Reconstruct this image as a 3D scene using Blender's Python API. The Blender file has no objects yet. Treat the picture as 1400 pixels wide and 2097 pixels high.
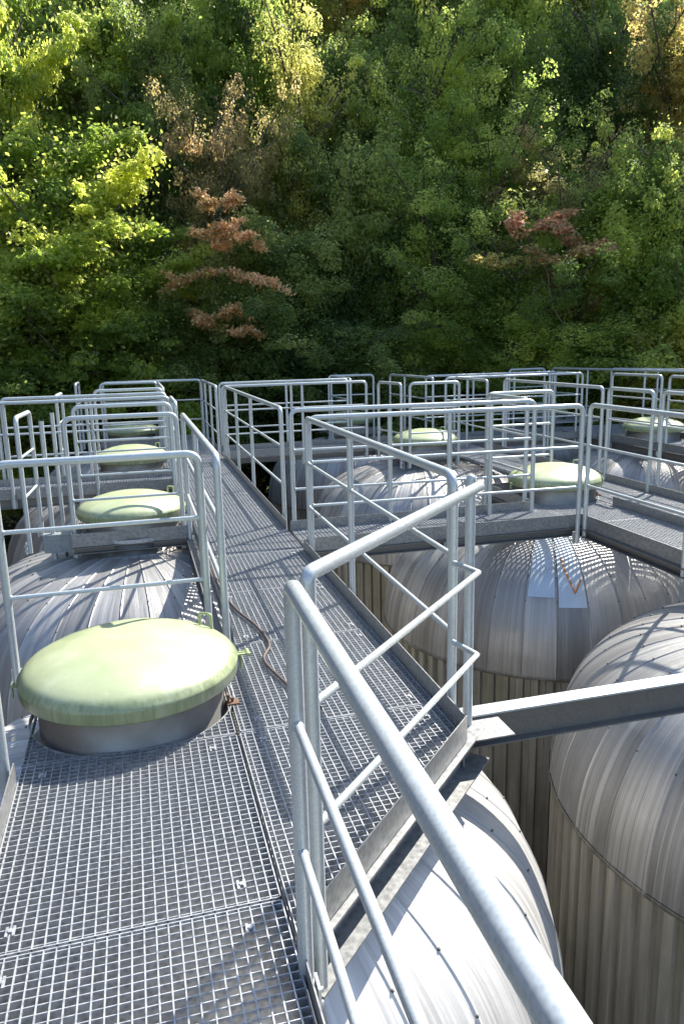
import bpy, math, random
import numpy as np
from mathutils import Vector, Matrix
R = math.radians
scene = bpy.context.scene
COL = scene.collection

# ------------------------------------------------------------------ camera
cam_d = bpy.data.cameras.new('camera'); cam = bpy.data.objects.new('camera', cam_d); COL.objects.link(cam)
scene.camera = cam
cam_d.sensor_fit = 'VERTICAL'; cam_d.sensor_height = 24.0; cam_d.lens = 24.0*1539/2097
cam_d.clip_start = 0.05; cam_d.clip_end = 600
cr = Vector((0.9638949, -0.26533215, -0.02248256)); cu = Vector((0.07863277, 0.20295379, 0.97602595)); cf = Vector((0.25440814, 0.9425543, -0.21648993))
M = Matrix((( cr.x, cu.x, -cf.x, 0), (cr.y, cu.y, -cf.y, 0), (cr.z, cu.z, -cf.z, 1.65), (0, 0, 0, 1)))
cam.matrix_world = M
# ------------------------------------------------------------------ world and sun
SUN_EL = R(45.0); sun_h = Vector((0.815, 0.58, 0)).normalized()
w = bpy.data.worlds.new('World'); scene.world = w; w.use_nodes = True
nt = w.node_tree; nt.nodes.clear()
sky = nt.nodes.new('ShaderNodeTexSky'); sky.sky_type = 'NISHITA'; sky.sun_disc = False
sky.sun_elevation = SUN_EL; sky.sun_rotation = math.atan2(sun_h.x, sun_h.y)
sky.altitude = 400; sky.air_density = 1.0; sky.dust_density = 1.0
bg = nt.nodes.new('ShaderNodeBackground'); bg.inputs[1].default_value = 0.14
wo = nt.nodes.new('ShaderNodeOutputWorld')
nt.links.new(sky.outputs[0], bg.inputs[0]); nt.links.new(bg.outputs[0], wo.inputs[0])
sd = bpy.data.lights.new('sun', 'SUN'); sd.energy = 5.0; sd.angle = R(0.5); sd.color = (1.0, 0.95, 0.86)
so = bpy.data.objects.new('sun', sd); COL.objects.link(so)
sv = Vector((sun_h.x*math.cos(SUN_EL), sun_h.y*math.cos(SUN_EL), math.sin(SUN_EL)))
so.rotation_euler = sv.to_track_quat('Z', 'Y').to_euler(); so.location = (20, 10, 40)
scene.view_settings.view_transform = 'Standard'; scene.view_settings.look = 'None'
scene.view_settings.exposure = 1.32; scene.view_settings.gamma = 1.0
try:
    scene.cycles.max_bounces = 8; scene.cycles.transparent_max_bounces = 4
except Exception: pass

# ------------------------------------------------------------------ materials
def new_mat(name):
    m = bpy.data.materials.new(name); m.use_nodes = True
    n = m.node_tree; n.nodes.clear()
    out = n.nodes.new('ShaderNodeOutputMaterial'); p = n.nodes.new('ShaderNodeBsdfPrincipled')
    n.links.new(p.outputs[0], out.inputs[0])
    return m, n, p, out
def nd(n, t, **k):
    x = n.nodes.new(t)
    for a, b in k.items():
        if a in ('operation', 'data_type', 'blend_type', 'noise_dimensions', 'attribute_name', 'gradient_type', 'feature'): setattr(x, a, b)
    return x
def noise(n, vec, scale, detail=4, rough=.55):
    x = n.nodes.new('ShaderNodeTexNoise'); x.inputs['Scale'].default_value = scale; x.inputs['Detail'].default_value = detail; x.inputs['Roughness'].default_value = rough
    if vec is not None: n.links.new(vec, x.inputs['Vector'])
    return x.outputs['Fac']
def ramp(n, fac, stops):
    x = n.nodes.new('ShaderNodeValToRGB'); n.links.new(fac, x.inputs[0])
    el = x.color_ramp.elements
    while len(el) < len(stops): el.new(0.5)
    for e, (p, c) in zip(el, stops): e.position = p; e.color = (c[0], c[1], c[2], 1) if not isinstance(c, float) else (c, c, c, 1)
    return x.outputs[0]
def mapping(n, vec, scale):
    x = n.nodes.new('ShaderNodeMapping'); x.inputs['Scale'].default_value = scale; n.links.new(vec, x.inputs['Vector']); return x.outputs[0]
def mixc(n, fac, a, b):
    x = n.nodes.new('ShaderNodeMix'); x.data_type = 'RGBA'
    for i, v in ((0, fac), (6, a), (7, b)):
        if isinstance(v, (float, int)): x.inputs[i].default_value = v
        elif isinstance(v, tuple): x.inputs[i].default_value = (v[0], v[1], v[2], 1)
        else: n.links.new(v, x.inputs[i])
    return x.outputs[2]
def mathn(n, op, a, b=None):
    x = n.nodes.new('ShaderNodeMath'); x.operation = op
    for i, v in ((0, a), (1, b)):
        if v is None: continue
        if isinstance(v, (float, int)): x.inputs[i].default_value = v
        else: n.links.new(v, x.inputs[i])
    return x.outputs[0]
def bump(n, p, h, strength, dist=.01):
    b = n.nodes.new('ShaderNodeBump'); b.inputs['Strength'].default_value = strength; b.inputs['Distance'].default_value = dist
    n.links.new(h, b.inputs['Height']); n.links.new(b.outputs[0], p.inputs['Normal'])
def geo_pos(n):
    return n.nodes.new('ShaderNodeNewGeometry').outputs['Position']
def obj_pos(n):
    return n.nodes.new('ShaderNodeTexCoord').outputs['Object']

def galv(name, c0, c1, metallic, rough, spang=90):
    m, n, p, o = new_mat(name)
    pos = geo_pos(n)
    v = n.nodes.new('ShaderNodeTexVoronoi'); v.inputs['Scale'].default_value = spang; n.links.new(pos, v.inputs['Vector'])
    a = noise(n, pos, 55, 5); f = mathn(n, 'ADD', mathn(n, 'MULTIPLY', v.outputs['Distance'], .8), mathn(n, 'MULTIPLY', a, .7))
    c = ramp(n, f, [(.35, c0), (.95, c1)])
    dirt = ramp(n, noise(n, pos, 3.1, 6, .65), [(.58, 0.0), (.78, .45)])
    c = mixc(n, dirt, c, (.27, .25, .2))
    n.links.new(c, p.inputs['Base Color']); p.inputs['Metallic'].default_value = metallic
    n.links.new(ramp(n, a, [(.3, max(rough-.1, .05)), (.8, rough+.12)]), p.inputs['Roughness'])
    bump(n, p, a, .06, .002)
    return m
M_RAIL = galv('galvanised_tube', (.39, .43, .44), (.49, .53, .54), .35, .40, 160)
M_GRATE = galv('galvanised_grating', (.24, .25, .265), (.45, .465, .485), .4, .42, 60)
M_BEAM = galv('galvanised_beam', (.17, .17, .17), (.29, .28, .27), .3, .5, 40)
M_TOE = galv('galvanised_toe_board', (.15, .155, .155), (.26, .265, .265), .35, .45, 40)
M_CHAN = galv('weathered_shaded_channel', (.12, .115, .11), (.17, .165, .155), .3, .5, 120)  # weathered steel, darkened further to carry the shade of recessed faces
M_BOX = galv('galvanised_box', (.17, .20, .21), (.26, .29, .30), .3, .5, 40)

def dome_mat(name, gain=1.0, metal=.42):
    m, n, p, o = new_mat(name)
    pos = obj_pos(n)
    s = n.nodes.new('ShaderNodeSeparateXYZ'); n.links.new(pos, s.inputs[0])
    ang = mathn(n, 'ARCTAN2', s.outputs[1], s.outputs[0])
    rad = mathn(n, 'SQRT', mathn(n, 'ADD', mathn(n, 'MULTIPLY', s.outputs[0], s.outputs[0]), mathn(n, 'MULTIPLY', s.outputs[1], s.outputs[1])))
    cv = n.nodes.new('ShaderNodeCombineXYZ'); n.links.new(mathn(n, 'MULTIPLY', ang, 26.0), cv.inputs[0])
    n.links.new(mathn(n, 'ADD', mathn(n, 'MULTIPLY', rad, .9), mathn(n, 'MULTIPLY', s.outputs[2], .7)), cv.inputs[1])
    info = n.nodes.new('ShaderNodeObjectInfo'); n.links.new(mathn(n, 'MULTIPLY', info.outputs['Random'], 40.0), cv.inputs[2])
    streak = noise(n, cv.outputs[0], 1.6, 6, .7)
    cv2 = n.nodes.new('ShaderNodeCombineXYZ'); n.links.new(mathn(n, 'MULTIPLY', ang, 95.0), cv2.inputs[0]); n.links.new(mathn(n, 'MULTIPLY', rad, .35), cv2.inputs[1])
    lines = noise(n, cv2.outputs[0], 1.0, 5, .8)
    # one tone per sheet
    sec = mathn(n, 'FLOOR', mathn(n, 'DIVIDE', mathn(n, 'SUBTRACT', ang, R(4)), R(10)))
    wn = n.nodes.new('ShaderNodeTexWhiteNoise'); wn.noise_dimensions = '1D'; n.links.new(sec, wn.inputs['W'])
    blotch = noise(n, pos, 1.7, 6, .65)
    fine = noise(n, pos, 22, 5, .6)
    base = ramp(n, mathn(n, 'ADD', mathn(n, 'MULTIPLY', streak, .75), mathn(n, 'MULTIPLY', wn.outputs['Value'], .25)), [(p_, tuple(min(.8, x*gain) for x in c_)) for p_, c_ in ((.3, (.20, .195, .187)), (.55, (.345, .338, .325)), (.75, (.50, .49, .47)))])
    # grime low on the shoulder, with the lower shade put into its colour
    msk = ramp(n, noise(n, pos, 1.1, 3), [(.38, .25), (.62, 1.0)])
    base = mixc(n, mathn(n, 'MULTIPLY', msk, ramp(n, lines, [(.38, .65), (.47, 0.0)])), base, (.12, .115, .105))
    base = mixc(n, mathn(n, 'MULTIPLY', msk, ramp(n, lines, [(.56, 0.0), (.66, .6)])), base, (.60, .59, .565))
    low = ramp(n, mathn(n, 'ADD', mathn(n, 'MULTIPLY', s.outputs[2], -.75), mathn(n, 'MULTIPLY', mathn(n, 'ADD', streak, blotch), .6)), [(1.02, 0.0), (1.6, .62)])
    c = mixc(n, low, base, (.155, .147, .13))
    alg = ramp(n, mathn(n, 'ADD', mathn(n, 'MULTIPLY', s.outputs[2], -1.0), mathn(n, 'MULTIPLY', blotch, 1.0)), [(1.52, 0.0), (1.95, .8)])
    c = mixc(n, alg, c, (.09, .10, .04))
    c = mixc(n, ramp(n, blotch, [(.52, 0.0), (.75, .4)]), c, (.25, .23, .2))
    n.links.new(c, p.inputs['Base Color']); p.inputs['Metallic'].default_value = metal
    n.links.new(ramp(n, mathn(n, 'ADD', mathn(n, 'MULTIPLY', streak, .5), mathn(n, 'MULTIPLY', blotch, .5)), [(.3, .33), (.7, .54)]), p.inputs['Roughness'])
    h = mathn(n, 'ADD', mathn(n, 'ADD', mathn(n, 'MULTIPLY', streak, .6), mathn(n, 'MULTIPLY', blotch, 1.0)), mathn(n, 'MULTIPLY', lines, .3))
    bump(n, p, h, .35, .02)
    return m
M_DOME = dome_mat('weathered_sheet_steel')
M_DOME_SUNLIT = dome_mat('sunlit_pale_sheet_steel', 1.6, .22)  # brighter copy of the dome sheet, sun glare put into the colour

def clad_mat():
    m, n, p, o = new_mat('ribbed_sheet_steel')
    pos = obj_pos(n)
    st = noise(n, mapping(n, pos, (9, 9, .5)), 1.5, 6, .65); bl = noise(n, pos, 1.3, 5)
    c = ramp(n, st, [(.3, (.26, .245, .215)), (.7, (.50, .48, .43))])
    c = mixc(n, ramp(n, bl, [(.45, 0.0), (.70, .6)]), c, (.16, .155, .085))
    n.links.new(c, p.inputs['Base Color']); p.inputs['Metallic'].default_value = .35
    n.links.new(ramp(n, st, [(.3, .38), (.8, .55)]), p.inputs['Roughness'])
    bump(n, p, st, .2, .004)
    return m
M_CLAD = clad_mat()

def plain(name, c, rough=.5, metallic=0., var=.12, scale=12):
    m, n, p, o = new_mat(name)
    a = noise(n, geo_pos(n), scale, 5)
    n.links.new(ramp(n, a, [(.3, tuple(x*(1-var) for x in c)), (.75, tuple(min(1, x*(1+var)) for x in c))]), p.inputs['Base Color'])
    p.inputs['Roughness'].default_value = rough; p.inputs['Metallic'].default_value = metallic
    bump(n, p, a, .1, .004)
    return m
def cover_mat():
    m, n, p, o = new_mat('pale_green_enamel')
    pos = obj_pos(n)
    a = noise(n, pos, 3.2, 7, .65); b = noise(n, pos, 26, 6, .7)
    s = n.nodes.new('ShaderNodeSeparateXYZ'); n.links.new(pos, s.inputs[0])
    c = ramp(n, a, [(.3, (.33, .38, .20)), (.55, (.41, .455, .27)), (.75, (.52, .55, .40))])
    # streaks of darker green on the rim
    d = noise(n, mapping(n, pos, (16, 16, 1.5)), 1.6, 6, .7)
    rim = ramp(n, s.outputs[2], [(.235, 1.0), (.262, 0.0)])
    f = mathn(n, 'MULTIPLY', rim, ramp(n, d, [(.35, .35), (.65, .95)]))
    c = mixc(n, f, c, (.15, .19, .095))
    c = mixc(n, ramp(n, b, [(.62, 0.0), (.72, .5)]), c, (.50, .54, .42))
    n.links.new(c, p.inputs['Base Color'])
    n.links.new(ramp(n, a, [(.3, .30), (.8, .5)]), p.inputs['Roughness']); p.inputs['Coat Weight'].default_value = .35; p.inputs['Coat Roughness'].default_value = .3
    bump(n, p, a, .15, .01)
    return m
M_COVER = cover_mat()
M_NECK = plain('stained_neck_steel', (.22, .215, .205), .42, .55, .25, 6)
M_PLATE = plain('polished_plate', (.50, .56, .60), .36, .4, .08, 5)  # blue of the reflected sky put into the base colour
M_ORANGE = plain('orange_marking', (.55, .22, .06), .6, 0, .45, 45)
M_HOSE = plain('brown_hose', (.08, .06, .055), .5, 0, .2, 30)
M_DARK = plain('dark_fitting', (.06, .06, .055), .5, .2, .2, 30)
M_LATCH = plain('faded_green_lug', (.30, .36, .18), .5, .1, .2, 30)
M_RUST = plain('rusty_bracket', (.17, .10, .065), .8, .2, .4, 60)

def bark_mat():
    m, n, p, o = new_mat('bark')
    a = noise(n, mapping(n, obj_pos(n), (8, 8, 1.5)), 3, 6)
    n.links.new(ramp(n, a, [(.3, (.045, .035, .027)), (.75, (.15, .125, .10))]), p.inputs['Base Color']); p.inputs['Roughness'].default_value = .9
    return m
M_BARK = bark_mat()
M_TWIG = plain('bare_pale_twig', (.16, .135, .10), .8, 0, .2, 5)

def leaf_mat(name, stops, trans=.45, rough=.5):
    m, n, p, o = new_mat(name)
    at = n.nodes.new('ShaderNodeAttribute'); at.attribute_name = 'tint'
    big = noise(n, geo_pos(n), .45, 5, .65)
    f = mathn(n, 'ADD', mathn(n, 'MULTIPLY', at.outputs['Fac'], .6), mathn(n, 'MULTIPLY', mathn(n, 'SUBTRACT', big, .36), 1.5))
    c = ramp(n, f, stops)
    n.links.new(c, p.inputs['Base Color']); p.inputs['Roughness'].default_value = rough
    t = n.nodes.new('ShaderNodeBsdfTranslucent')
    hs = n.nodes.new('ShaderNodeHueSaturation'); hs.inputs['Saturation'].default_value = 1.05; hs.inputs['Value'].default_value = 3.5
    n.links.new(c, hs.inputs['Color']); n.links.new(hs.outputs[0], t.inputs[0])
    mx = n.nodes.new('ShaderNodeMixShader'); mx.inputs[0].default_value = trans
    n.links.new(p.outputs[0], mx.inputs[1]); n.links.new(t.outputs[0], mx.inputs[2]); n.links.new(mx.outputs[0], o.inputs[0])
    return m
LEAF = {
 'maple':  leaf_mat('leaf_bright_maple', [(.12, (.07, .115, .025)), (.5, (.165, .21, .042)), (.85, (.34, .345, .085))], .58),
 'pale':   leaf_mat('leaf_pale_acacia', [(.12, (.14, .18, .06)), (.5, (.25, .285, .10)), (.85, (.40, .41, .18))], .58),
 'green':  leaf_mat('leaf_mid_green', [(.12, (.07, .11, .028)), (.5, (.155, .20, .052)), (.85, (.31, .33, .095))], .58),
 'dark':   leaf_mat('leaf_dark_green', [(.12, (.046, .08, .026)), (.5, (.105, .145, .044)), (.85, (.22, .24, .08))], .55),
 'blue':   leaf_mat('leaf_blue_green', [(.12, (.06, .095, .048)), (.5, (.13, .17, .08)), (.85, (.26, .285, .145))], .55),
 'olive':  leaf_mat('leaf_olive', [(.12, (.10, .115, .035)), (.5, (.215, .22, .062)), (.85, (.38, .36, .12))], .57),
 'ochre':  leaf_mat('leaf_ochre', [(.12, (.13, .135, .045)), (.5, (.27, .235, .08)), (.85, (.43, .31, .14))], .55),
 'brown':  leaf_mat('leaf_brownish', [(.12, (.09, .10, .038)), (.5, (.18, .165, .068)), (.85, (.32, .23, .12))], .52),
 'orange': leaf_mat('leaf_orange', [(.12, (.20, .17, .07)), (.5, (.43, .28, .15)), (.85, (.60, .44, .28))], .36),
 'red':    leaf_mat('leaf_red', [(.12, (.20, .15, .07)), (.5, (.42, .22, .14)), (.85, (.57, .38, .25))], .36),
}

# ------------------------------------------------------------------ mesh helpers
class MB:
    def __init__(s): s.v = []; s.f = []; s.sm = []
    def add(s, vs, fs, smooth=False):
        o = len(s.v); s.v.extend([tuple(x) for x in vs]); s.f.extend([tuple(i+o for i in f) for f in fs]); s.sm.extend([smooth]*len(fs))
    def box(s, a, b):
        x0, y0, z0 = a; x1, y1, z1 = b
        s.add([(x0,y0,z0),(x1,y0,z0),(x1,y1,z0),(x0,y1,z0),(x0,y0,z1),(x1,y0,z1),(x1,y1,z1),(x0,y1,z1)],
              [(0,3,2,1),(4,5,6,7),(0,1,5,4),(1,2,6,5),(2,3,7,6),(3,0,4,7)])
    def bar(s, p, q, profile):
        """extrude a closed 2-D profile (side, z) horizontally from p to q"""
        p = Vector(p); q = Vector(q); d = (q-p); d.z = 0; d.normalize(); sd = Vector((d.y, -d.x, 0))
        k = len(profile)
        vs = [p+sd*a+Vector((0,0,b)) for a, b in profile]+[q+sd*a+Vector((0,0,b)) for a, b in profile]
        fs = [(i, (i+1) % k, k+(i+1) % k, k+i) for i in range(k)]+[tuple(range(k-1, -1, -1)), tuple(range(k, 2*k))]
        s.add(vs, fs)
    def tube(s, pts, r, n=12, cap=True, radii=None):
        pts = [Vector(p) for p in pts]; m = len(pts)
        t0 = (pts[1]-pts[0]).normalized()
        ref = Vector((0, 0, 1)) if abs(t0.z) < .9 else Vector((1, 0, 0))
        nrm = (ref-t0*ref.dot(t0)).normalized(); vs = []
        for i, p in enumerate(pts):
            if i == 0: t = t0
            elif i == m-1: t = (pts[i]-pts[i-1]).normalized()
            else: t = ((pts[i]-pts[i-1]).normalized()+(pts[i+1]-pts[i]).normalized()).normalized()
            nrm = (nrm-t*nrm.dot(t)).normalized(); bn = t.cross(nrm)
            rr = radii[i] if radii else r
            for k in range(n):
                a = 2*math.pi*k/n; vs.append(p+(nrm*math.cos(a)+bn*math.sin(a))*rr)
        fs = [(i*n+k, i*n+(k+1) % n, (i+1)*n+(k+1) % n, (i+1)*n+k) for i in range(m-1) for k in range(n)]
        s.add(vs, fs, True)
        if cap:
            s.add(vs[:n], [tuple(range(n-1, -1, -1))]); s.add(vs[-n:], [tuple(range(n))])
    def lathe(s, prof, n=64, c=(0, 0), smooth=True):
        vs = []; m = len(prof)
        for r_, z in prof:
            for k in range(n):
                a = 2*math.pi*k/n; vs.append((c[0]+r_*math.cos(a), c[1]+r_*math.sin(a), z))
        fs = [(i*n+k, i*n+(k+1) % n, (i+1)*n+(k+1) % n, (i+1)*n+k) for i in range(m-1) for k in range(n)]
        s.add(vs, fs, smooth)
    def build(s, name, mat, parent=None, loc=None):
        me = bpy.data.meshes.new(name); me.from_pydata(s.v, [], s.f)
        me.polygons.foreach_set('use_smooth', s.sm); me.materials.append(mat); me.update()
        o = bpy.data.objects.new(name, me); COL.objects.link(o)
        if parent: o.parent = parent
        if loc: o.location = loc
        return o
def tag(o, label=None, cat=None, group=None, kind=None):
    if label: o['label'] = label
    if cat: o['category'] = cat
    if group: o['group'] = group
    if kind: o['kind'] = kind
    return o
def empty(name, loc, label, cat, group=None):
    o = bpy.data.objects.new(name, None); COL.objects.link(o); o.location = loc; o.empty_display_size = .1
    tag(o, label, cat, group); return o
def fillet(pts, rad, seg=7):
    pts = [Vector(p) for p in pts]; out = [pts[0]]
    for i in range(1, len(pts)-1):
        a = (pts[i-1]-pts[i]); b = (pts[i+1]-pts[i]); la, lb = a.length, b.length; a.normalize(); b.normalize()
        ang = a.angle(b); d = min(rad/math.tan(ang/2), la*.49, lb*.49)
        p0 = pts[i]+a*d; p2 = pts[i]+b*d
        for k in range(seg+1):
            t = k/seg; out.append(p0*(1-t)**2+pts[i]*2*t*(1-t)*1.0+p2*t*t)
    out.append(pts[-1]); return out

# ------------------------------------------------------------------ ground
def ground_h(x, y):
    d = math.hypot(x, y); side = x*.2
    if d < 17.2: return -9.2
    return -9.2+min((d-17.2)*.93, 70)+.5*math.sin(x*.35+y*.21)*min(1, (d-17.2)/4)
mb = MB(); N = 90
xs = np.linspace(-70, 110, N); ys = np.linspace(-20, 130, N)
gv = [(x, y, ground_h(x, y)) for y in ys for x in xs]
gf = [(j*N+i, j*N+i+1, (j+1)*N+i+1, (j+1)*N+i) for j in range(N-1) for i in range(N-1)]
mb.add(gv, gf, True)
m, n, p, o = new_mat('leaf_litter_ground')
a = noise(n, geo_pos(n), 1.2, 8, .7)
n.links.new(ramp(n, a, [(.3, (.022, .016, .010)), (.6, (.05, .036, .022)), (.8, (.04, .055, .018))]), p.inputs['Base Color']); p.inputs['Roughness'].default_value = .95
bump(n, p, a, .6, .2)
tag(mb.build('hillside', m), kind='structure')

# ------------------------------------------------------------------ grating walkways
def clip_line(poly, axis, v):
    """interval of a convex polygon on the line axis=v"""
    hits = []
    for i in range(len(poly)):
        a, b = poly[i], poly[(i+1) % len(poly)]
        if (a[axis]-v)*(b[axis]-v) < 0:
            t = (v-a[axis])/(b[axis]-a[axis]); hits.append(a[1-axis]+t*(b[1-axis]-a[1-axis]))
    return (min(hits), max(hits)) if len(hits) >= 2 else None
def cut(iv, v, axis, hole):
    if not hole: return [iv]
    cx, cy, hr = hole; dv = v-(cy if axis == 1 else cx); c = cx if axis == 1 else cy
    if abs(dv) >= hr: return [iv]
    h = math.sqrt(hr*hr-dv*dv); out = []
    if iv[0] < c-h: out.append((iv[0], min(iv[1], c-h)))
    if iv[1] > c+h: out.append((max(iv[0], c+h), iv[1]))
    return out
def panel(parent, poly, hole=None, xs_=.0343, ys_=.0293, clips=True, z=0.):
    mb = MB(); X = [q[0] for q in poly]; Y = [q[1] for q in poly]
    y = min(Y)+ys_*.5
    while y < max(Y):
        iv = clip_line(poly, 1, y)
        if iv:
            for a, b in cut(iv, y, 1, hole):
                if b-a > .01: mb.box((a, y-.0015, z-.031), (b, y+.0015, z-.001))
        y += ys_
    x = min(X)+xs_*.6
    while x < max(X):
        iv = clip_line(poly, 0, x)
        if iv:
            for a, b in cut(iv, x, 0, hole):
                if b-a > .01: mb.box((x-.0021, a, z-.007), (x+.0021, b, z+.0008))
        x += xs_
    k = len(poly)
    for i in range(k):      # banding bar round the panel
        a = Vector((*poly[i], z)); b = Vector((*poly[(i+1) % k], z))
        mb.bar(a, b, [(-.004, -.032), (.0, -.032), (.0, .0016), (-.004, .0016)])
    if hole:
        cx, cy, hr = hole; inside = min(X) < cx < max(X) and min(Y) < cy < max(Y)
        if inside:
            mb.lathe([(hr+.004, z-.032), (hr+.004, z+.002), (hr, z+.002), (hr, z-.032)], 48, (cx, cy), False)
    if clips:
        for cx_, cy_ in ((min(X)+.09, min(Y)+.09), (max(X)-.11, min(Y)+.09), (min(X)+.09, max(Y)-.09), (max(X)-.11, max(Y)-.09)):
            if hole and math.hypot(cx_-hole[0], cy_-hole[1]) < hole[2]+.03: continue
            a = clip_line(poly, 1, cy_)
            if a and a[0] < cx_ < a[1]:
                mb.box((cx_-.014, cy_-.02, z+.0015), (cx_-.006, cy_+.02, z+.004)); mb.box((cx_+.006, cy_-.02, z+.0015), (cx_+.014, cy_+.02, z+.004))
                mb.lathe([(.008, z-.004), (.008, z+.007), (.0001, z+.007)], 6, (cx_, cy_), False)
    return mb.build('grating_panel', M_GRATE, parent)
def toe(parent, p, q, top=.09, bot=-.028, th=.005):
    mb = MB(); mb.bar((*p, 0), (*q, 0), [(-th, bot), (0, bot), (0, top), (-th, top)])
    d = Vector((q[0]-p[0], q[1]-p[1])); L = d.length; d /= L
    return mb.build('toe_board', M_TOE, parent)
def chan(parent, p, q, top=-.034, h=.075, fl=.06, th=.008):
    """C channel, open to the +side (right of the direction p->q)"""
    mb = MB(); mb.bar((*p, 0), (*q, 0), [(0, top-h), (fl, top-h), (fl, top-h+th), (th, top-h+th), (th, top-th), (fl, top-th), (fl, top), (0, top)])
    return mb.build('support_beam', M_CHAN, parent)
def ibeam(p, q, top, h, wd, th=.008):
    mb = MB(); a = wd/2; t = .003
    mb.bar((*p, 0), (*q, 0), [(-a, top-h), (a, top-h), (a, top-h+th), (t, top-h+th), (t, top-th), (a, top-th), (a, top), (-a, top), (-a, top-th), (-t, top-th), (-t, top-h+th), (-a, top-h+th)])
    return mb
def rect(x0, x1, y0, y1): return [(x0, y0), (x1, y0), (x1, y1), (x0, y1)]
def walkway(label, panels, toes, chans, cat='walkway', fine=True, name='steel_walkway'):
    t = empty(name, (panels[0][0][0][0], panels[0][0][0][1], 0), label, cat)
    inv = Matrix.Translation(-Vector(t.location))
    for pl in panels:
        poly, hole = (pl[0], pl[1]) if len(pl) == 2 and isinstance(pl[1], tuple) and len(pl[1]) == 3 and not isinstance(pl[1][0], tuple) else (pl[0], None)
        panel(t, poly, hole, clips=fine).matrix_parent_inverse = inv
    for a in toes: toe(t, *a).matrix_parent_inverse = inv
    for a in chans: chan(t, *a).matrix_parent_inverse = inv
    return t
H1 = (-.113, 3.45, .465); H2 = (-.1, 7.2, .455); H3 = (-.1, 10.85, .455); H4 = (-.1, 14.5, .455)
G1 = (4.3, 3.45, .455); G2 = (4.3, 7.1, .455); G3 = (4.3, 10.9, .455); G4 = (4.1, 14.5, .455)
K3 = (8.35, 10.8, .455); K4 = (8.5, 14.6, .455)
walkway('wide silver grating platform in the foreground around the nearest green hatch',
        [(rect(-.56, .315, 3.03, 4.05), H1), (rect(-.56, .315, 1.985, 3.02), None), (rect(-.56, .315, .98, 1.975), None), (rect(-.56, .315, -.05, .97), None), (rect(-.56, .315, -.75, -.06), None)],
        [((-.562, -.75), (-.562, 2.9)), ((-.56, 4.055), (.35, 4.055)), ((.322, 1.70), (.322, -.75), .05)],
        [((-.50, -.75), (-.50, 4.05)), ((.33, 4.05), (.33, -.75), -.036, .15, .05)], 'platform', name='steel_platform')
segs = [(4.045, 4.97), (4.98, 5.92), (5.93, 6.62), (6.63, 7.6), (7.61, 8.6), (8.61, 9.6), (9.61, 10.6), (10.61, 11.55), (11.56, 12.35), (12.36, 13.3), (13.31, 14.2)]
walkway('long straight grating walkway leading away between the railings to the forest',
        [([(.33, 1.80), (1.262, 2.735), (1.262, 3.03), (.33, 3.03)], None), (rect(.335, 1.262, 3.04, 4.035), None)]+[(rect(.43, 1.262, a, b), None) for a, b in segs],
        [((1.262, 2.735), (1.262, 5.9)), ((1.262, 6.65), (1.262, 11.5)), ((1.262, 12.4), (1.262, 14.2)), ((.36, 1.80), (1.268, 2.715)), ((.44, 9.3), (.44, 4.1), .05), ((.44, 14.2), (1.262, 14.2))],
        [((1.225, 2.75), (1.225, 14.2)), ((.41, 14.2), (.41, 4.1), -.036, .15, .05)])
walkway('short cross walkway joining the long walkway to the corner with the double post',
        [(rect(1.30, 2.15, 5.93, 6.60), None), (rect(2.16, 3.0, 5.93, 6.60), None), (rect(3.01, 3.86, 5.93, 6.60), None)],
        [((1.29, 5.925), (3.88, 5.925)), ((3.76, 6.605), (1.29, 6.605))], [((1.29, 5.96), (3.90, 5.96)), ((3.76, 6.57), (1.29, 6.57))])
walkway('broad grating walkway on the right running toward the camera from the double post',
        [(rect(3.885, 4.60, 2.95, 3.9), G1), (rect(3.885, 4.60, 3.92, 4.9), None), (rect(3.885, 4.60, 4.91, 5.9), None), (rect(3.885, 4.60, 5.91, 6.6), None), (rect(3.77, 4.60, 6.61, 7.6), G2)]
        + [(rect(4.64, 5.35, a, a+.98), None) for a in (2.95, 3.94, 4.93, 5.92, 6.91, 7.9, 8.89, 9.88, 10.87)],
        [((3.875, 5.93), (3.875, 2.95)), ((4.61, 2.95), (4.61, 6.5)), ((3.77, 7.605), (4.6, 7.605)), ((3.765, 6.62), (3.765, 7.6)), ((5.36, 2.95), (5.36, 11.5))],
        [((3.89, 5.96), (3.89, 2.95)), ((5.32, 2.95), (5.32, 11.5)), ((3.79, 7.58), (3.79, 6.6)), ((4.6, 7.58), (3.77, 7.58))])
walkway('far cross walkway behind the steel domes, reaching from the long walkway to the right',
        [(rect(a, a+1.04, 11.62, 12.35), None) for a in (1.30, 2.35, 3.40, 4.45, 5.5, 6.55)],
        [((1.29, 11.61), (7.6, 11.61)), ((7.6, 12.36), (1.29, 12.36))], [((1.29, 11.66), (7.6, 11.66)), ((7.6, 12.32), (1.29, 12.32))])
walkway('cross walkway at the left edge behind the second green hatch',
        [(rect(-3.3, -2.3, 9.4, 10.15), None), (rect(-2.29, -1.3, 9.4, 10.15), None), (rect(-1.29, -.4, 9.4, 10.15), None), (rect(-.39, .42, 9.4, 10.15), None)],
        [((-3.3, 9.39), (.42, 9.39)), ((.42, 10.16), (-3.3, 10.16))], [((-3.3, 9.44), (.42, 9.44), -.036, .11), ((.42, 10.12), (-3.3, 10.12), -.036, .11)])
t_ = [o for o in COL.objects if o.get('label', '').startswith('long straight grating')][0]
mb = MB(); mb.bar((.32, 1.83, 0), (1.34, 2.85, 0), [(0, -.18), (.098, -.18), (.098, -.172), (.008, -.172), (.008, -.044), (.072, -.044), (.072, -.034), (0, -.034)])
mb.build('corner_beam', M_TOE, t_).matrix_parent_inverse = Matrix.Translation(-Vector(t_.location))
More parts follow.
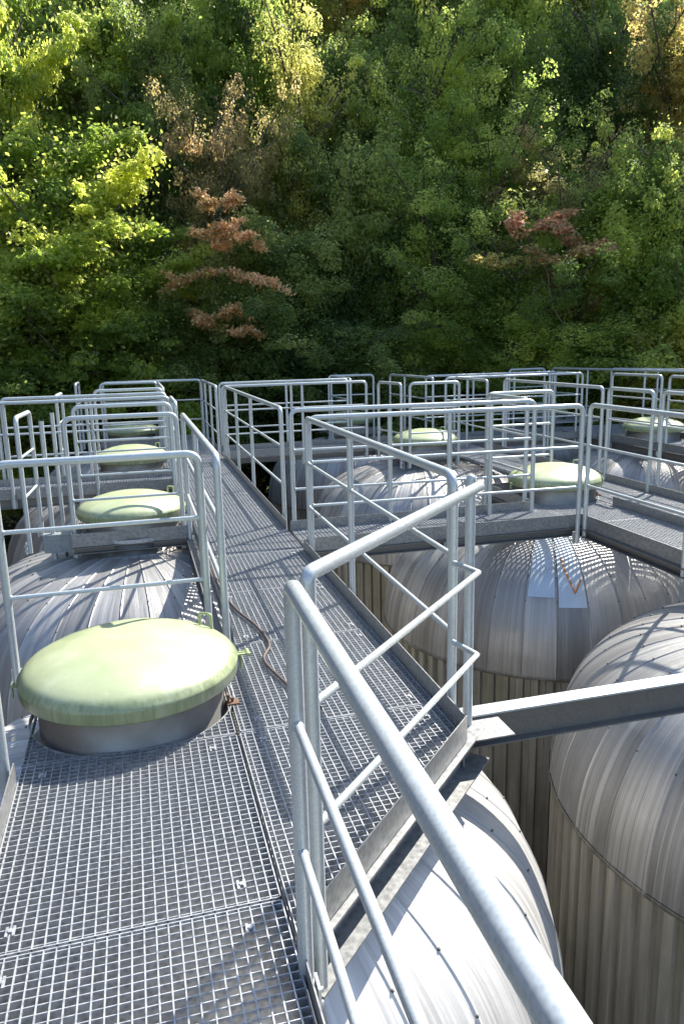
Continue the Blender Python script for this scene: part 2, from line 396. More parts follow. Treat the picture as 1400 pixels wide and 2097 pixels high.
def hatch_platform(label, x0, x1, y0, y1, hole):
    walkway(label, [(rect(x0, x1, y0, y1), hole)], [((x0, y0-.005), (x1, y0-.005)), ((x1, y1+.005), (x0, y1+.005)), ((x0-.005, y1), (x0-.005, y0))],
            [((x0, y0+.04), (x1, y0+.04), -.036, .06), ((x1, y1-.04), (x0, y1-.04), -.036, .06)], 'platform', name='steel_platform')
hatch_platform('small grating platform around the second green hatch of the left row', -.62, .40, 6.78, 8.2, H2)
hatch_platform('small grating platform around the third green hatch of the left row', -.62, .40, 10.3, 11.4, H3)
hatch_platform('farthest small grating platform of the left row, at the forest edge', -.62, .40, 13.9, 15.0, H4)
hatch_platform('grating platform around the pale green hatch behind the middle railing', 3.70, 4.60, 10.35, 11.58, G3)
hatch_platform('far middle grating platform with a pale hatch near the forest', 3.60, 4.6, 13.9, 15.0, G4)
walkway('far right grating walkway beside the white looking hatch',
        [(rect(7.7, 8.8, 9.8, 11.4), K3), (rect(7.7, 8.8, 8.2, 9.78), None), (rect(8.85, 9.7, 8.2, 9.7), None), (rect(8.85, 9.7, 9.71, 11.4), None), (rect(7.7, 9.7, 11.42, 13.0), None), (rect(7.9, 9.4, 13.9, 15.2), K4)],
        [((7.69, 11.4), (7.69, 8.2)), ((8.82, 8.2), (8.82, 11.4)), ((7.7, 8.19), (9.7, 8.19))], [((7.72, 12.9), (7.72, 8.2), -.036, .11), ((7.7, 8.23), (9.7, 8.23), -.036, .11)])
# cross beam that leaves the corner toward the right
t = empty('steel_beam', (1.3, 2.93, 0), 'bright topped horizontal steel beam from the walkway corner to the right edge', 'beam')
for nm_, z0_, z1_, w_, mt_ in (('top_flange', -.029, -.020, .044, M_RAIL), ('web', -.181, -.0295, .004, M_CHAN), ('bottom_flange', -.190, -.1815, .044, M_CHAN)):  # pale top flange, dark web and bottom: sun and shade put into colour
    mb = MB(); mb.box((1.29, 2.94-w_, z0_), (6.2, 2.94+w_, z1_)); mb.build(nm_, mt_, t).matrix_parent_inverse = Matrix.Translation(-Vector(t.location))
mb = MB(); mb.box((1.268, 2.72, -.044), (1.50, 2.90, -.038)); mb.box((1.262, 2.74, -.17), (1.27, 2.985, .05))
for bx, by in ((1.2575, 2.80), (1.2575, 2.86)): mb.box((bx-.006, by-.01, .0), (bx+.012, by+.01, .02))
ob = mb.build('gusset_plate', M_BEAM, t); ob.matrix_parent_inverse = Matrix.Translation(-Vector(t.location))

# ------------------------------------------------------------------ railings
TOP = 1.09
def railing(label, p, q, mids=(), z0=-.14, ends=(True, True), bend=.075, kink=None, knees=(.73, .37), group=None, plates=True, name='railing'):
    t = empty(name, (p[0], p[1], 0), label, 'railing', group or 'galvanised tube railings along the walkways')
    inv = Matrix.Translation(-Vector(t.location))
    P = Vector((p[0], p[1], 0)); Q = Vector((q[0], q[1], 0)); d = (Q-P).normalized()
    pts = []
    if ends[0]: pts.append(P+Vector((0, 0, z0)))
    pts.append(P+Vector((0, 0, TOP))); pts.append(Q+Vector((0, 0, TOP)))
    if ends[1]: pts.append(Q+Vector((0, 0, z0)))
    mb = MB(); mb.tube(fillet(pts, bend), .0212, 16); mb.build('top_rail', M_RAIL, t).matrix_parent_inverse = inv
    for k in mids:
        c = P+d*k; mb = MB(); mb.tube([c+Vector((0, 0, z0)), c+Vector((0, 0, TOP-.015))], .0205, 14); mb.tube([c+Vector((0, 0, TOP-.028)), c+Vector((0, 0, TOP-.021)), c+Vector((0, 0, TOP-.012))], .024, 14, False, [.0208, .0242, .0225])
        mb.build('post', M_RAIL, t).matrix_parent_inverse = inv
    for z in knees:
        a = P+Vector((0, 0, z)); b = Q+Vector((0, 0, z)); line = [a, b]
        if kink: line = [a, b, Vector((kink[0], kink[1], z))]
        mb = MB(); mb.tube(line, .0125, 12)
        L_ = (Q-P).length
        for kk in ([0.] if ends[0] else [])+list(mids)+([L_] if ends[1] else []):
            for sg in (-1, 1):
                kq = kk+sg*.0225
                if 0 < kq < L_: mb.tube([P+d*(kq-.004)+Vector((0,0,z)), P+d*kq+Vector((0,0,z)), P+d*(kq+.004)+Vector((0,0,z))], .015, 10, True, [.0135, .0158, .0135])
        mb.build('knee_rail', M_RAIL, t).matrix_parent_inverse = inv
    if plates:
        L = (Q-P).length; sd = Vector((d.y, -d.x, 0))
        for k in ([0.] if ends[0] else [])+list(mids)+([L] if ends[1] else []):
            c = P+d*k; mb = MB(); a = c-d*.03; b = c+d*.03
            mb.bar(a+Vector((0,0,0)), b+Vector((0,0,0)), [(-.034, -.15), (-.026, -.15), (-.026, -.045), (-.034, -.045)])
            for zz in (-.12, -.075): mb.tube([c-sd*.045+Vector((0,0,zz)), c-sd*.02+Vector((0,0,zz))], .008, 6)
            mb.build('base_plate', M_RAIL, t).matrix_parent_inverse = inv
    return t
# foreground
railing('very close railing sweeping from the lone double post down to the lower right corner', (.328, 1.695), (.283, -.75), bend=.03)
railing('diagonal railing across the cut corner of the long walkway, crossing behind the very close railing', (.385, 1.775), (1.30, 2.70), ends=(True, False), kink=(1.262, 2.86), bend=.03)
railing('right side railing of the long walkway between the cut corner and the first cross walkway', (1.305, 2.97), (1.305, 5.86), (1.64,))
ob = railing('upright steel end post at the walkway corner beside the bright beam', (1.335, 2.86), (1.335, 2.861), ends=(True, False), knees=(), bend=.001, name='corner_post'); ob['category'] = 'post'
railing('left edge railing of the foreground platform, cut off by the picture edge', (-.60, 2.90), (-.60, -.75), (), bend=.06)
railing('wide railing right behind the nearest green hatch', (-.735, 4.16), (.315, 4.16), ())
railing('left side railing of the long walkway with its rounded near end above the nearest hatch', (.395, 6.75), (.395, 4.0), (1.3,))
# left row platforms
railing('railing in front of the second green hatch, rounded at both ends', (-.60, 6.86), (.345, 6.86), ())
railing('short hoop railing at the ladder gap left of the second hatch', (-1.02, 7.15), (-.99, 7.85), ())
railing('railing on the far side of the second green hatch', (-.62, 8.25), (.36, 8.25), ())
railing('near railing of the left cross walkway, reaching the left picture edge', (-3.3, 9.36), (.40, 9.36), (1.15, 1.85, 2.8))
railing('far railing of the left cross walkway, ending behind the hoop', (-1.6, 10.2), (.40, 10.2), (1.0,))
railing('far railing of the left cross walkway, piece cut by the picture edge', (-3.3, 10.2), (-1.66, 10.2), (.8,))
railing('railing behind the third green hatch of the left row', (-.55, 11.45), (.40, 11.45), ())
railing('railing before the farthest hatch of the left row', (-.55, 13.8), (.40, 13.8), ())
railing('end railing of the long walkway against the dark forest', (-.52, 14.25), (1.2, 14.25), (.95,))
railing('left side railing of the long walkway beyond the second hatch', (.42, 9.3), (.42, 8.3), ())
railing('left side railing of the long walkway beyond the left cross walkway', (.42, 13.7), (.42, 11.5), (1.1,))
for yy, lab in ((10.5, 'slim ladder hoop left of the third green hatch'), (14.15, 'slim ladder hoop left of the farthest hatch')):
    railing(lab, (-.98, yy), (-.96, yy+.6), ())
for k, (x, y, lab) in enumerate(((-.80, 7.05, 'single open topped post nearest the hoop by the second hatch'), (-.80, 8.0, 'single open topped post standing right of the hoop, before the trees'))):
    t = empty('free_post', (x, y, 0), lab, 'post'); mb = MB()
    mb.tube([(0, 0, -.25), (0, 0, 1.06)], .0205, 14, cap=False); mb.tube([(0, 0, 1.05), (0, 0, -.2)], .017, 14, cap=False); mb.lathe([(.0205, 1.06), (.017, 1.06)], 14)
    mb.build('tube', M_RAIL, t); mb = MB(); mb.box((-.05, -.05, -.26), (.05, .05, -.25)); mb.build('foot_plate', M_RAIL, t)
# right of the long walkway, going away
railing('right side railing of the long walkway beyond the first cross walkway', (1.305, 6.95), (1.305, 11.35), (1.9, 3.2))
railing('last right side railing of the long walkway at the forest end', (1.20, 11.6), (1.20, 14.1), (.9, 1.8))
railing('near side railing of the first cross walkway ending at the double post', (1.33, 5.895), (3.76, 5.80), (1.20,))
railing('far side railing of the first cross walkway, behind the near one', (1.34, 6.66), (3.70, 6.52), (.92, 1.92))
railing('far cross walkway near side railing, left half', (1.27, 11.42), (3.52, 11.42), (1.05, 1.22))
railing('far cross walkway far side railing, left half', (1.34, 12.42), (3.50, 12.42), (1.1,))
railing('right hand railing that starts at the double post and runs toward the camera', (3.86, 5.84), (3.86, 2.9), (1.3,))
railing('small railing behind the green hatch of the middle row', (3.76, 7.66), (4.58, 7.66), ())
railing('small side railing left of the green hatch of the middle row', (3.73, 7.58), (3.73, 6.72), ())
railing('right border railing beyond the green hatch of the middle row', (5.36, 7.75), (5.36, 6.95), ())
railing('right border railing cut off by the right picture edge', (5.40, 6.85), (5.40, 3.0), (1.5, 2.7))
railing('outer border railing between the middle and right tank rows', (5.38, 10.4), (5.38, 7.9), (1.2,))
railing('side railing left of the pale hatch behind the middle railing', (3.60, 11.05), (3.72, 10.36), ())
railing('railing in front of the pale hatch behind the middle railing', (3.84, 10.32), (4.60, 10.30), ())
railing('side railing right of the pale hatch behind the middle railing', (5.10, 11.6), (5.10, 10.4), (.5,))
railing('railing in front of the far middle platform', (3.55, 13.9), (4.40, 13.8), ())
railing('slanting side railing of the far middle platform', (3.56, 13.75), (3.56, 12.45), ())
railing('far side railing of the middle walkway by the forest', (4.70, 13.7), (4.80, 11.8), (.7,))
railing('far cross walkway near side railing, right half', (4.92, 11.55), (7.45, 11.55), (1.1, 1.9))
railing('far cross walkway far side railing, right half', (4.92, 12.42), (7.45, 12.42), (.9, 1.7))
railing('far railing left of the gap at the forest edge', (7.35, 14.0), (8.20, 14.1), ())
railing('long far railing at the upper right before the forest', (8.38, 14.1), (9.3, 9.4), (1.0, 2.4, 3.6))
railing('right row railing left of the white looking hatch', (7.62, 10.95), (7.72, 9.85), ())
railing('right row railing nearest the picture edge', (7.74, 9.70), (7.80, 8.2), (.9,))
railing('second right row railing behind the white looking hatch', (7.36, 12.3), (7.42, 11.65), ())
railing('right row outer railing beyond the white looking hatch', (8.95, 12.9), (9.6, 11.0), (1.0,))

# ------------------------------------------------------------------ tanks
prof_k = np.array([(0.36, -.148), (.6, -.17), (0.95, -.24), (1.28, -.37), (1.53, -.58), (1.67, -.84), (1.735, -1.07), (1.76, -1.3)])
tt = np.linspace(0, len(prof_k)-1, 40)
def crom(P, t):
    i = min(int(t), len(P)-2); f = t-i
    p0 = P[max(i-1, 0)]; p1 = P[i]; p2 = P[i+1]; p3 = P[min(i+2, len(P)-1)]
    return .5*((2*p1)+(-p0+p2)*f+(2*p0-5*p1+4*p2-p3)*f*f+(-p0+3*p1-3*p2+p3)*f**3)
prof = np.array([crom(prof_k, t) for t in tt])
def dome_z(r_): return float(np.interp(r_, prof[:, 0], prof[:, 1]))
def nrm2(i):
    a = prof[max(i-1, 0)]; b = prof[min(i+1, len(prof)-1)]; d = b-a; d /= np.hypot(*d); return np.array([-d[1], d[0]])
def dome_mesh():
    mb = MB(); S = 36; off = 4
    cols = []
    for s in range(S):
        a0 = R(off+10*s)
        cols += [(a0, -.014, -.0003), (a0, -.005, 0.), (a0, -.003, .0055), (a0, .003, .0055), (a0, .005, 0.), (a0, .014, -.0003), (a0+R(2.5), 0, -.001), (a0+R(5), 0, -.002), (a0+R(7.5), 0, -.001)]
    vs = []; m = len(cols)
    for i, (r_, z) in enumerate(prof):
        nn = nrm2(i)
        for a0, w_, h in cols:
            a = a0+w_/r_; rr = r_+nn[0]*h; zz = z+nn[1]*h
            vs.append((rr*math.cos(a), rr*math.sin(a), zz))
    fs = [((i+1)*m+k, (i+1)*m+(k+1) % m, i*m+(k+1) % m, i*m+k) for i in range(len(prof)-1) for k in range(m)]
    mb.add(vs, fs, True)
    # drip edge
    mb.lathe([(1.765, -1.30), (1.768, -1.325), (1.70, -1.325)][::-1], 144)
    mb.split = len(mb.f)
    rv = rivets_mesh(); mb.add(rv.v, rv.f)
    return mb
def rivets_mesh():
    mb = MB()
    for s in range(36):
        a0 = R(4+10*s)
        for r_ in (.95, 1.2, 1.42, 1.58):
            x, y, z = r_*math.cos(a0), r_*math.sin(a0), dome_z(r_)
            mb.lathe([(.007, z+.003), (.006, z+.010), (.0001, z+.012)], 6, (x, y), False)
    return mb
def clad_mesh():
    mb = MB(); K = 82; cols = []
    for k in range(K):
        a = 2*math.pi*k/K; da = 2*math.pi/K
        cols += [(a, 1.745), (a+.46*da, 1.745), (a+.54*da, 1.705), (a+.92*da, 1.705)]
    vs = []; m = len(cols)
    for z in (-1.31, -3.2, -6, -9.3):
        vs += [(r_*math.cos(a), r_*math.sin(a), z) for a, r_ in cols]
    fs = [((i+1)*m+k, (i+1)*m+(k+1) % m, i*m+(k+1) % m, i*m+k) for i in range(3) for k in range(m)]
    mb.add(vs, fs); return mb
def cover_mesh():
    mb = MB()
    pr = [(.455, .148), (.474, .150), (.480, .158), (.480, .198), (.4835, .204), (.4835, .211), (.478, .219), (.468, .236), (.445, .257), (.405, .280), (.34, .308), (.26, .333), (.17, .351), (.08, .360), (.0005, .362)]
    mb.lathe(pr, 96); return mb
proto = {}
def make_tank(c, hc, label, hatch=True, hlabel=None):
    t = empty('storage_tank', (c[0], c[1], 0), label, 'tank', 'insulated steel tanks in rows under the walkways')
    def put(key, name, mat, fn, dx=0, dy=0, parent=None):
        if key in proto:
            o = proto[key].copy(); COL.objects.link(o)
            for k_ in list(o.keys()):
                if k_ == 'label': del o[k_]
            o.parent = parent or t; o.location = (dx, dy, 0)
        else:
            g_ = fn(); o = g_.build(name, mat, parent or t)
            if hasattr(g_, 'split'):
                o.data.materials.append(M_DARK); mi = [0]*g_.split+[1]*(len(g_.f)-g_.split); o.data.polygons.foreach_set('material_index', mi)
            o.location = (dx, dy, 0); proto[key] = o
        return o
    put('dome', 'dome', M_DOME, dome_mesh); put('clad', 'ribbed_cladding', M_CLAD, clad_mesh)
    hx, hy = hc[0]-c[0], hc[1]-c[1]
    def neck():
        mb = MB(); mb.lathe([(.50, -.22), (.50, -.15), (.425, -.148), (.425, .17)], 72)
        for k in range(8):
            a = k*math.pi/4+.2; x, y = .44*math.cos(a), .44*math.sin(a)
        return mb
    put('neck', 'hatch_neck', M_NECK, neck, hx, hy)
    cv = put('cover', 'hatch_cover', M_COVER, cover_mesh, hx, hy)
    if hlabel: cv['label'] = hlabel
    def handle():
        mb = MB(); mb.tube(fillet([(.335, .20, .29), (.335, .20, .35), (.385, .165, .35), (.385, .165, .27)], .015, 4), .007, 8); return mb
    def latch():
        mb = MB(); mb.box((.47, -.006, .185), (.55, .008, .192)); mb.box((.47, .02, .185), (.54, .03, .192)); mb.tube([(.535, -.02, .188), (.535, .045, .188)], .010, 8); mb.tube([(.50, .01, .19), (.50, .01, .11)], .006, 8); return mb
    def hinge():
        mb = MB(); mb.box((-.505, -.014, .17), (-.47, .014, .18)); mb.tube([(-.505, -.02, .18), (-.505, .02, .18)], .008, 10); mb.box((-.512, -.012, .12), (-.506, .012, .18)); return mb
    def bracket():
        mb = MB(); mb.box((.42, -.15, .0), (.48, -.10, .008)); mb.box((.425, -.14, .008), (.435, -.11, .05)); mb.tube([(.45, -.125, .0), (.45, -.125, .03)], .007, 8); return mb
    if hatch is not True: pass
    if hc[1] == 3.45 and hc[0] < 0: cv.scale = (1.03, 1.03, 1.0)
    put('handle', 'handle', M_LATCH, handle, 0, 0, cv); put('latch', 'latch', M_LATCH, latch, 0, 0, cv); put('hinge', 'hinge', M_LATCH, hinge, 0, 0, cv)
    put('bracket', 'bracket', M_RUST, bracket, hx, hy)
    return t
def sheet_patch(parent, a0, a1, r0, r1, lift=.0075, name='polished_plate', mat=None, na=8, nr=48, label=None, skew=0.):
    mb = MB(); vs = []
    for L in (lift, lift-.006):
        for j in range(nr+1):
            r_ = r0+(r1-r0)*j/nr
            i = int(np.argmin(abs(prof[:, 0]-r_))); nn = nrm2(i); z = dome_z(r_)
            for k in range(na+1):
                a = R(a0+(a1-a0)*k/na)
                vs.append(((r_+nn[0]*L)*math.cos(a), (r_+nn[0]*L)*math.sin(a), z+nn[1]*L))
    m = na+1; q = (nr+1)*m
    fs = [(j*m+k, (j+1)*m+k, (j+1)*m+k+1, j*m+k+1) for j in range(nr) for k in range(na)]
    fs += [tuple(q+i for i in f[::-1]) for f in fs]
    rim = [k for k in range(m)]+[j*m+na for j in range(1, nr+1)]+[nr*m+k for k in range(na-1, -1, -1)]+[j*m for j in range(nr-1, 0, -1)]
    mb.add(vs, fs, True); mb.add(vs, [(rim[i], rim[(i+1) % len(rim)], q+rim[(i+1) % len(rim)], q+rim[i]) for i in range(len(rim))]); o = mb.build(name, mat or M_PLATE, parent)
    if label: o['label'] = label
    return o
def dome_pt(a, r_, L=.008):
    i = int(np.argmin(abs(prof[:, 0]-r_))); nn = nrm2(i)
    return Vector(((r_+nn[0]*L)*math.cos(R(a)), (r_+nn[0]*L)*math.sin(R(a)), dome_z(r_)+nn[1]*L))
def marking(parent, path, wid, label, L=.0105):
    mb = MB(); pts = []
    for (a, r_), (b, s_) in zip(path[:-1], path[1:]):
        for k in range(8):
            t_ = k/8; pts.append((a+(b-a)*t_, r_+(s_-r_)*t_))
    pts.append(path[-1]); vs = []
    for i, (a, r_) in enumerate(pts):
        j = min(i+1, len(pts)-1); k = max(i-1, 0)
        p = dome_pt(a, r_, L); d = dome_pt(*pts[j])-dome_pt(*pts[k]); up = (dome_pt(a, r_, .02)-dome_pt(a, r_, 0)).normalized(); sd_ = d.cross(up).normalized()
        vs += [p-sd_*wid/2, p+sd_*wid/2, p+sd_*wid/2-up*.002, p-sd_*wid/2-up*.002]
    fs = []
    for i in range(len(pts)-1):
        for k in range(4): fs.append((i*4+k, i*4+(k+1) % 4, (i+1)*4+(k+1) % 4, (i+1)*4+k))
    fs += [(3, 2, 1, 0), tuple((len(pts)-1)*4+k for k in range(4))]
    mb.add(vs, fs); o = mb.build('warning_marking', M_ORANGE, parent); o['label'] = label; return o
TT = [
 ((.10, 3.30), H1, 'brightly sunlit steel tank below the foreground platform, under the nearest green hatch', 'large round pale green hatch lid with dark rim, nearest the camera'),
 ((-.1, 7.15), H2, 'steel tank of the left row with fanned seams, under the second green hatch', 'second green hatch lid of the left row'),
 ((-.1, 10.85), H3, 'third steel tank of the left row, mostly hidden by railings', None),
 ((-.1, 14.5), H4, 'farthest steel tank of the left row, at the forest edge', None),
 ((-.1, -.4), (-.1, -.4), 'steel tank only seen through the holes of the foreground grating', None),
 ((4.18, 3.43), G1, 'big steel tank at the lower right with ribbed side wall, cut by the picture edge', None),
 ((4.2, 7.1), G2, 'steel tank with two bluish plates and an orange mark on its dome', 'green hatch lid of the middle row beside the double post'),
 ((4.2, 10.85), G3, 'steel tank right of the long walkway between the two cross walkways', None),
 ((4.2, 14.5), G4, 'steel tank at the forest edge seen through the walkway railing', None),
 ((8.4, 10.8), K3, 'steel tank of the right row with a white glaring hatch', 'white glaring hatch lid at the right edge'),
 ((8.4, 14.6), K4, 'far right steel tank near the forest edge', None),
]
tanks = [make_tank(*a[:3], hlabel=a[3]) for a in TT]
T3 = tanks[6]; T1 = tanks[0]
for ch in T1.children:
    if ch.name.startswith('dome'): ch.material_slots[0].link = 'OBJECT'; ch.material_slots[0].material = M_DOME_SUNLIT
sheet_patch(T3, -125.4, -116.6, .72, 1.556, label='bluish plate without a mark')
pl = sheet_patch(T3, -115.4, -106.6, .72, 1.60, label='bluish plate with an orange pointed mark')
marking(pl, [(-113.6, 1.22), (-112.6, 1.36), (-110.0, 1.53), (-107.3, 1.43)], .017, 'orange pointed mark open at the top')
mk = marking(T1, [(-53.4, 1.14), (-50.8, 1.19)], .045, 'small yellow orange mark', .0085)

# ------------------------------------------------------------------ hose and box
mb = MB()
pth = [(.47, 5.6), (.475, 5.05), (.52, 4.6), (.60, 4.25), (.625, 3.95), (.56, 3.75), (.60, 3.5), (.66, 3.25), (.72, 3.12)]
hp = [Vector((*crom(np.array([(a, b) for a, b in pth]), t), .015)) for t in np.linspace(0, len(pth)-1.001, 50)]
mb.tube(hp, .009, 10)
tag(mb.build('hose', M_HOSE), 'thin brown hose lying along the left edge of the long walkway', 'hose')
t = empty('junction_box', (-.76, 7.05, -.12), 'small grey steel box beside the second green hatch', 'box')
mb = MB(); mb.box((-.12, -.05, .0), (.12, .05, .16)); mb.build('housing', M_BOX, t)
mb = MB(); mb.box((-.125, -.058, .155), (.125, .055, .168)); mb.build('lid', M_BOX, t)
mb = MB(); mb.tube([(.06, -.01, .0), (.06, -.01, -.3)], .012, 8); mb.build('conduit', M_DARK, t)

# ------------------------------------------------------------------ trees
def leaf_mesh(name, cents, dirs, nrms, size, tint, rng, asp=.62):
    """rhombic leaves from numpy arrays"""
    k = len(cents)
    side = np.cross(nrms, dirs); side /= np.linalg.norm(side, axis=1)[:, None]+1e-9
    s = size[:, None]
    v = np.empty((k, 4, 3)); v[:, 0] = cents-dirs*s*.5; v[:, 2] = cents+dirs*s*.5
    fold = nrms*s*.08
    v[:, 1] = cents+side*s*asp*.5+fold-dirs*s*.05; v[:, 3] = cents-side*s*asp*.5+fold-dirs*s*.05
    me = bpy.data.meshes.new(name); me.vertices.add(k*4); me.vertices.foreach_set('co', v.reshape(-1).astype(np.float32))
    me.loops.add(k*4); me.loops.foreach_set('vertex_index', np.arange(k*4, dtype=np.int32))
    me.polygons.add(k); me.polygons.foreach_set('loop_start', np.arange(0, k*4, 4, dtype=np.int32))
    me.update(calc_edges=True)
    at = me.attributes.new('tint', 'FLOAT', 'FACE'); at.data.foreach_set('value', tint.astype(np.float32))
    return me
def unit(a): return a/(np.linalg.norm(a, axis=1)[:, None]+1e-9)
def clump_leaves(rng, c, rad, n, droop=.25, upb=1.0):
    """leaves over a flattened bough centred at c"""
    p = unit(rng.normal(size=(n, 3))); rr = rng.uniform(.45, 1., n)**.6
    off = p*rr[:, None]*np.array(rad)
    hx = np.hypot(off[:, 0]/rad[0], off[:, 1]/rad[1]); off[:, 2] -= droop*hx**2*rad[2]*1.5
    nr = unit(p*np.array([.8, .8, .7])+np.array([0, 0, upb])+rng.normal(size=(n, 3))*.45)
    dr = unit(p*np.array([1, 1, .2])+np.array([0, 0, -.35])+rng.normal(size=(n, 3))*.6)
    dr = unit(dr-nr*np.sum(dr*nr, 1)[:, None])
    return c+off, dr, nr
W0, H0 = 4.0, 5.5
def crown(seed, nb, flat, lsize, per, rise=.35, top=.75, wild=.25, per_b=4, fat=1.0, low=.15, upb=.6):
    """boughs leave the trunk at many heights, each carrying a string of ragged leaf pads"""
    rng = np.random.default_rng(seed); C_, D_, N_, T_, S_, limbs = [], [], [], [], [], []
    for i in range(nb):
        t = (i+rng.uniform(0, 1))/nb; z0 = -H0*.5+H0*.94*t
        env = (low+(1-low)*math.sin(math.pi*min(1, .18+.70*t))**.8)*(1-.35*max(0, t-top)/(1-top+.01))
        L = W0*.5*env*(1+rng.normal()*wild); L = max(.35, L)
        a = i*2.39996+rng.normal()*.6; up = rise*(.3+t)+rng.normal()*.15
        dirv = np.array([math.cos(a), math.sin(a), up]); side_ = np.array([-math.sin(a), math.cos(a), 0])
        tone = rng.uniform(.05, .9); m_ = max(2, int(per_b*L/1.6+.5))
        for q in range(m_):
            f = (q+.8)/m_
            c = np.array([0, 0, z0])+dirv*L*f+side_*rng.normal()*.22*L*.5+np.array([0, 0, -.25*f*f*L*(1-up)+rng.normal()*.10])
            b = (.46-.20*f)*rng.uniform(.75, 1.3)*fat; rad = (b, b*rng.uniform(.7, 1.1), b*flat*rng.uniform(.6, 1.4))
            n = int(per*b*b*2.2*rng.uniform(.45, 1.25))
            if n < 8: continue
            p, d, nn = clump_leaves(rng, c, rad, n, .3, upb)
            C_.append(p); D_.append(d); N_.append(nn); T_.append(np.clip(tone+.25*(f-.5)+rng.normal(size=n)*.17, 0, 1)); S_.append(lsize*rng.uniform(.55, 1.4, n))
            # stray leaves that break up the outline
            m2 = int(n*.25); pp = c+rng.normal(size=(m2, 3))*np.array([b, b, b*.6])*.85
            nr = unit(rng.normal(size=(m2, 3))*.8+np.array([0, 0, .7])); dr = unit(rng.normal(size=(m2, 3))+np.array([0, 0, -.4])); dr = unit(dr-nr*np.sum(dr*nr, 1)[:, None])
            C_.append(pp); D_.append(dr); N_.append(nr); T_.append(np.clip(tone+.1+rng.normal(size=m2)*.2, 0, 1)); S_.append(lsize*rng.uniform(.5, 1.2, m2))
            if q == m_-1: limbs.append(c)
    me = leaf_mesh('crown', np.vstack(C_), np.vstack(D_), np.vstack(N_), np.concatenate(S_), np.concatenate(T_), rng)
    # trunk and limbs
    mb = MB(); rng2 = np.random.default_rng(seed+7)
    wob = [Vector((rng2.normal()*.12*i/4, rng2.normal()*.12*i/4, -H0*.5-4.5+(H0+3.9)*i/8)) for i in range(9)]
    mb.tube(wob, .1, 8, True, [.16-.0165*i for i in range(9)])
    for c in limbs:
        c = Vector(c); z0 = c.z-.5-.45*math.hypot(c.x, c.y)
        base = min(wob, key=lambda q: abs(q.z-z0)); st = base.copy()
        md = st.lerp(c, .5)+Vector((0, 0, .12)); mb.tube([st, md, c+Vector((0, 0, -.05))], .03, 5, False, [.038, .024, .01])
    me2 = bpy.data.meshes.new('trunk'); me2.from_pydata(mb.v, [], mb.f); me2.polygons.foreach_set('use_smooth', mb.sm); me2.materials.append(M_BARK); me2.update()
    return me, me2
KIND = {
 'maple': crown(11, 70, .48, .105, 950, .32, .75, .28, 5, 1.08, .15, .85),
 'acacia': crown(23, 66, 1.1, .074, 1250, 1.2, .85, .3, 5, 1.0),
 'feather': crown(31, 60, .5, .086, 950, 1.1, .8, .4, 5, .92),
 'dense': crown(47, 74, 1.0, .088, 1000, .9, .8, .3, 5, 1.08),
 'loose': crown(59, 52, .9, .080, 800, .95, .85, .45, 5, .9),
 'tall': crown(67, 66, .85, .084, 980, .95, .85, .35, 5, .98),
}
def tree(kind, leaf, x, y, z, w_, h_, label, rz, group=None):
    cm, tm = KIND[kind]
    if y > 20: w_ *= .88; h_ *= 1.18; z += h_*.03
    t = empty('broadleaf_tree', (x, y, z-h_*.5), label, 'tree', group or 'broadleaf trees on the wooded slope')
    for me, nm in ((cm, 'crown'), (tm, 'trunk')):
        if not me.materials: me.materials.append(LEAF['green'])
        o = bpy.data.objects.new(nm, me); COL.objects.link(o); o.parent = t
        o.location = (0, 0, h_*.5); s = (w_/W0, w_/W0, h_/H0); o.scale = s; o.rotation_euler = (0, 0, rz)
        if nm == 'crown': o.material_slots[0].link = 'OBJECT'; o.material_slots[0].material = LEAF[leaf]
    return t
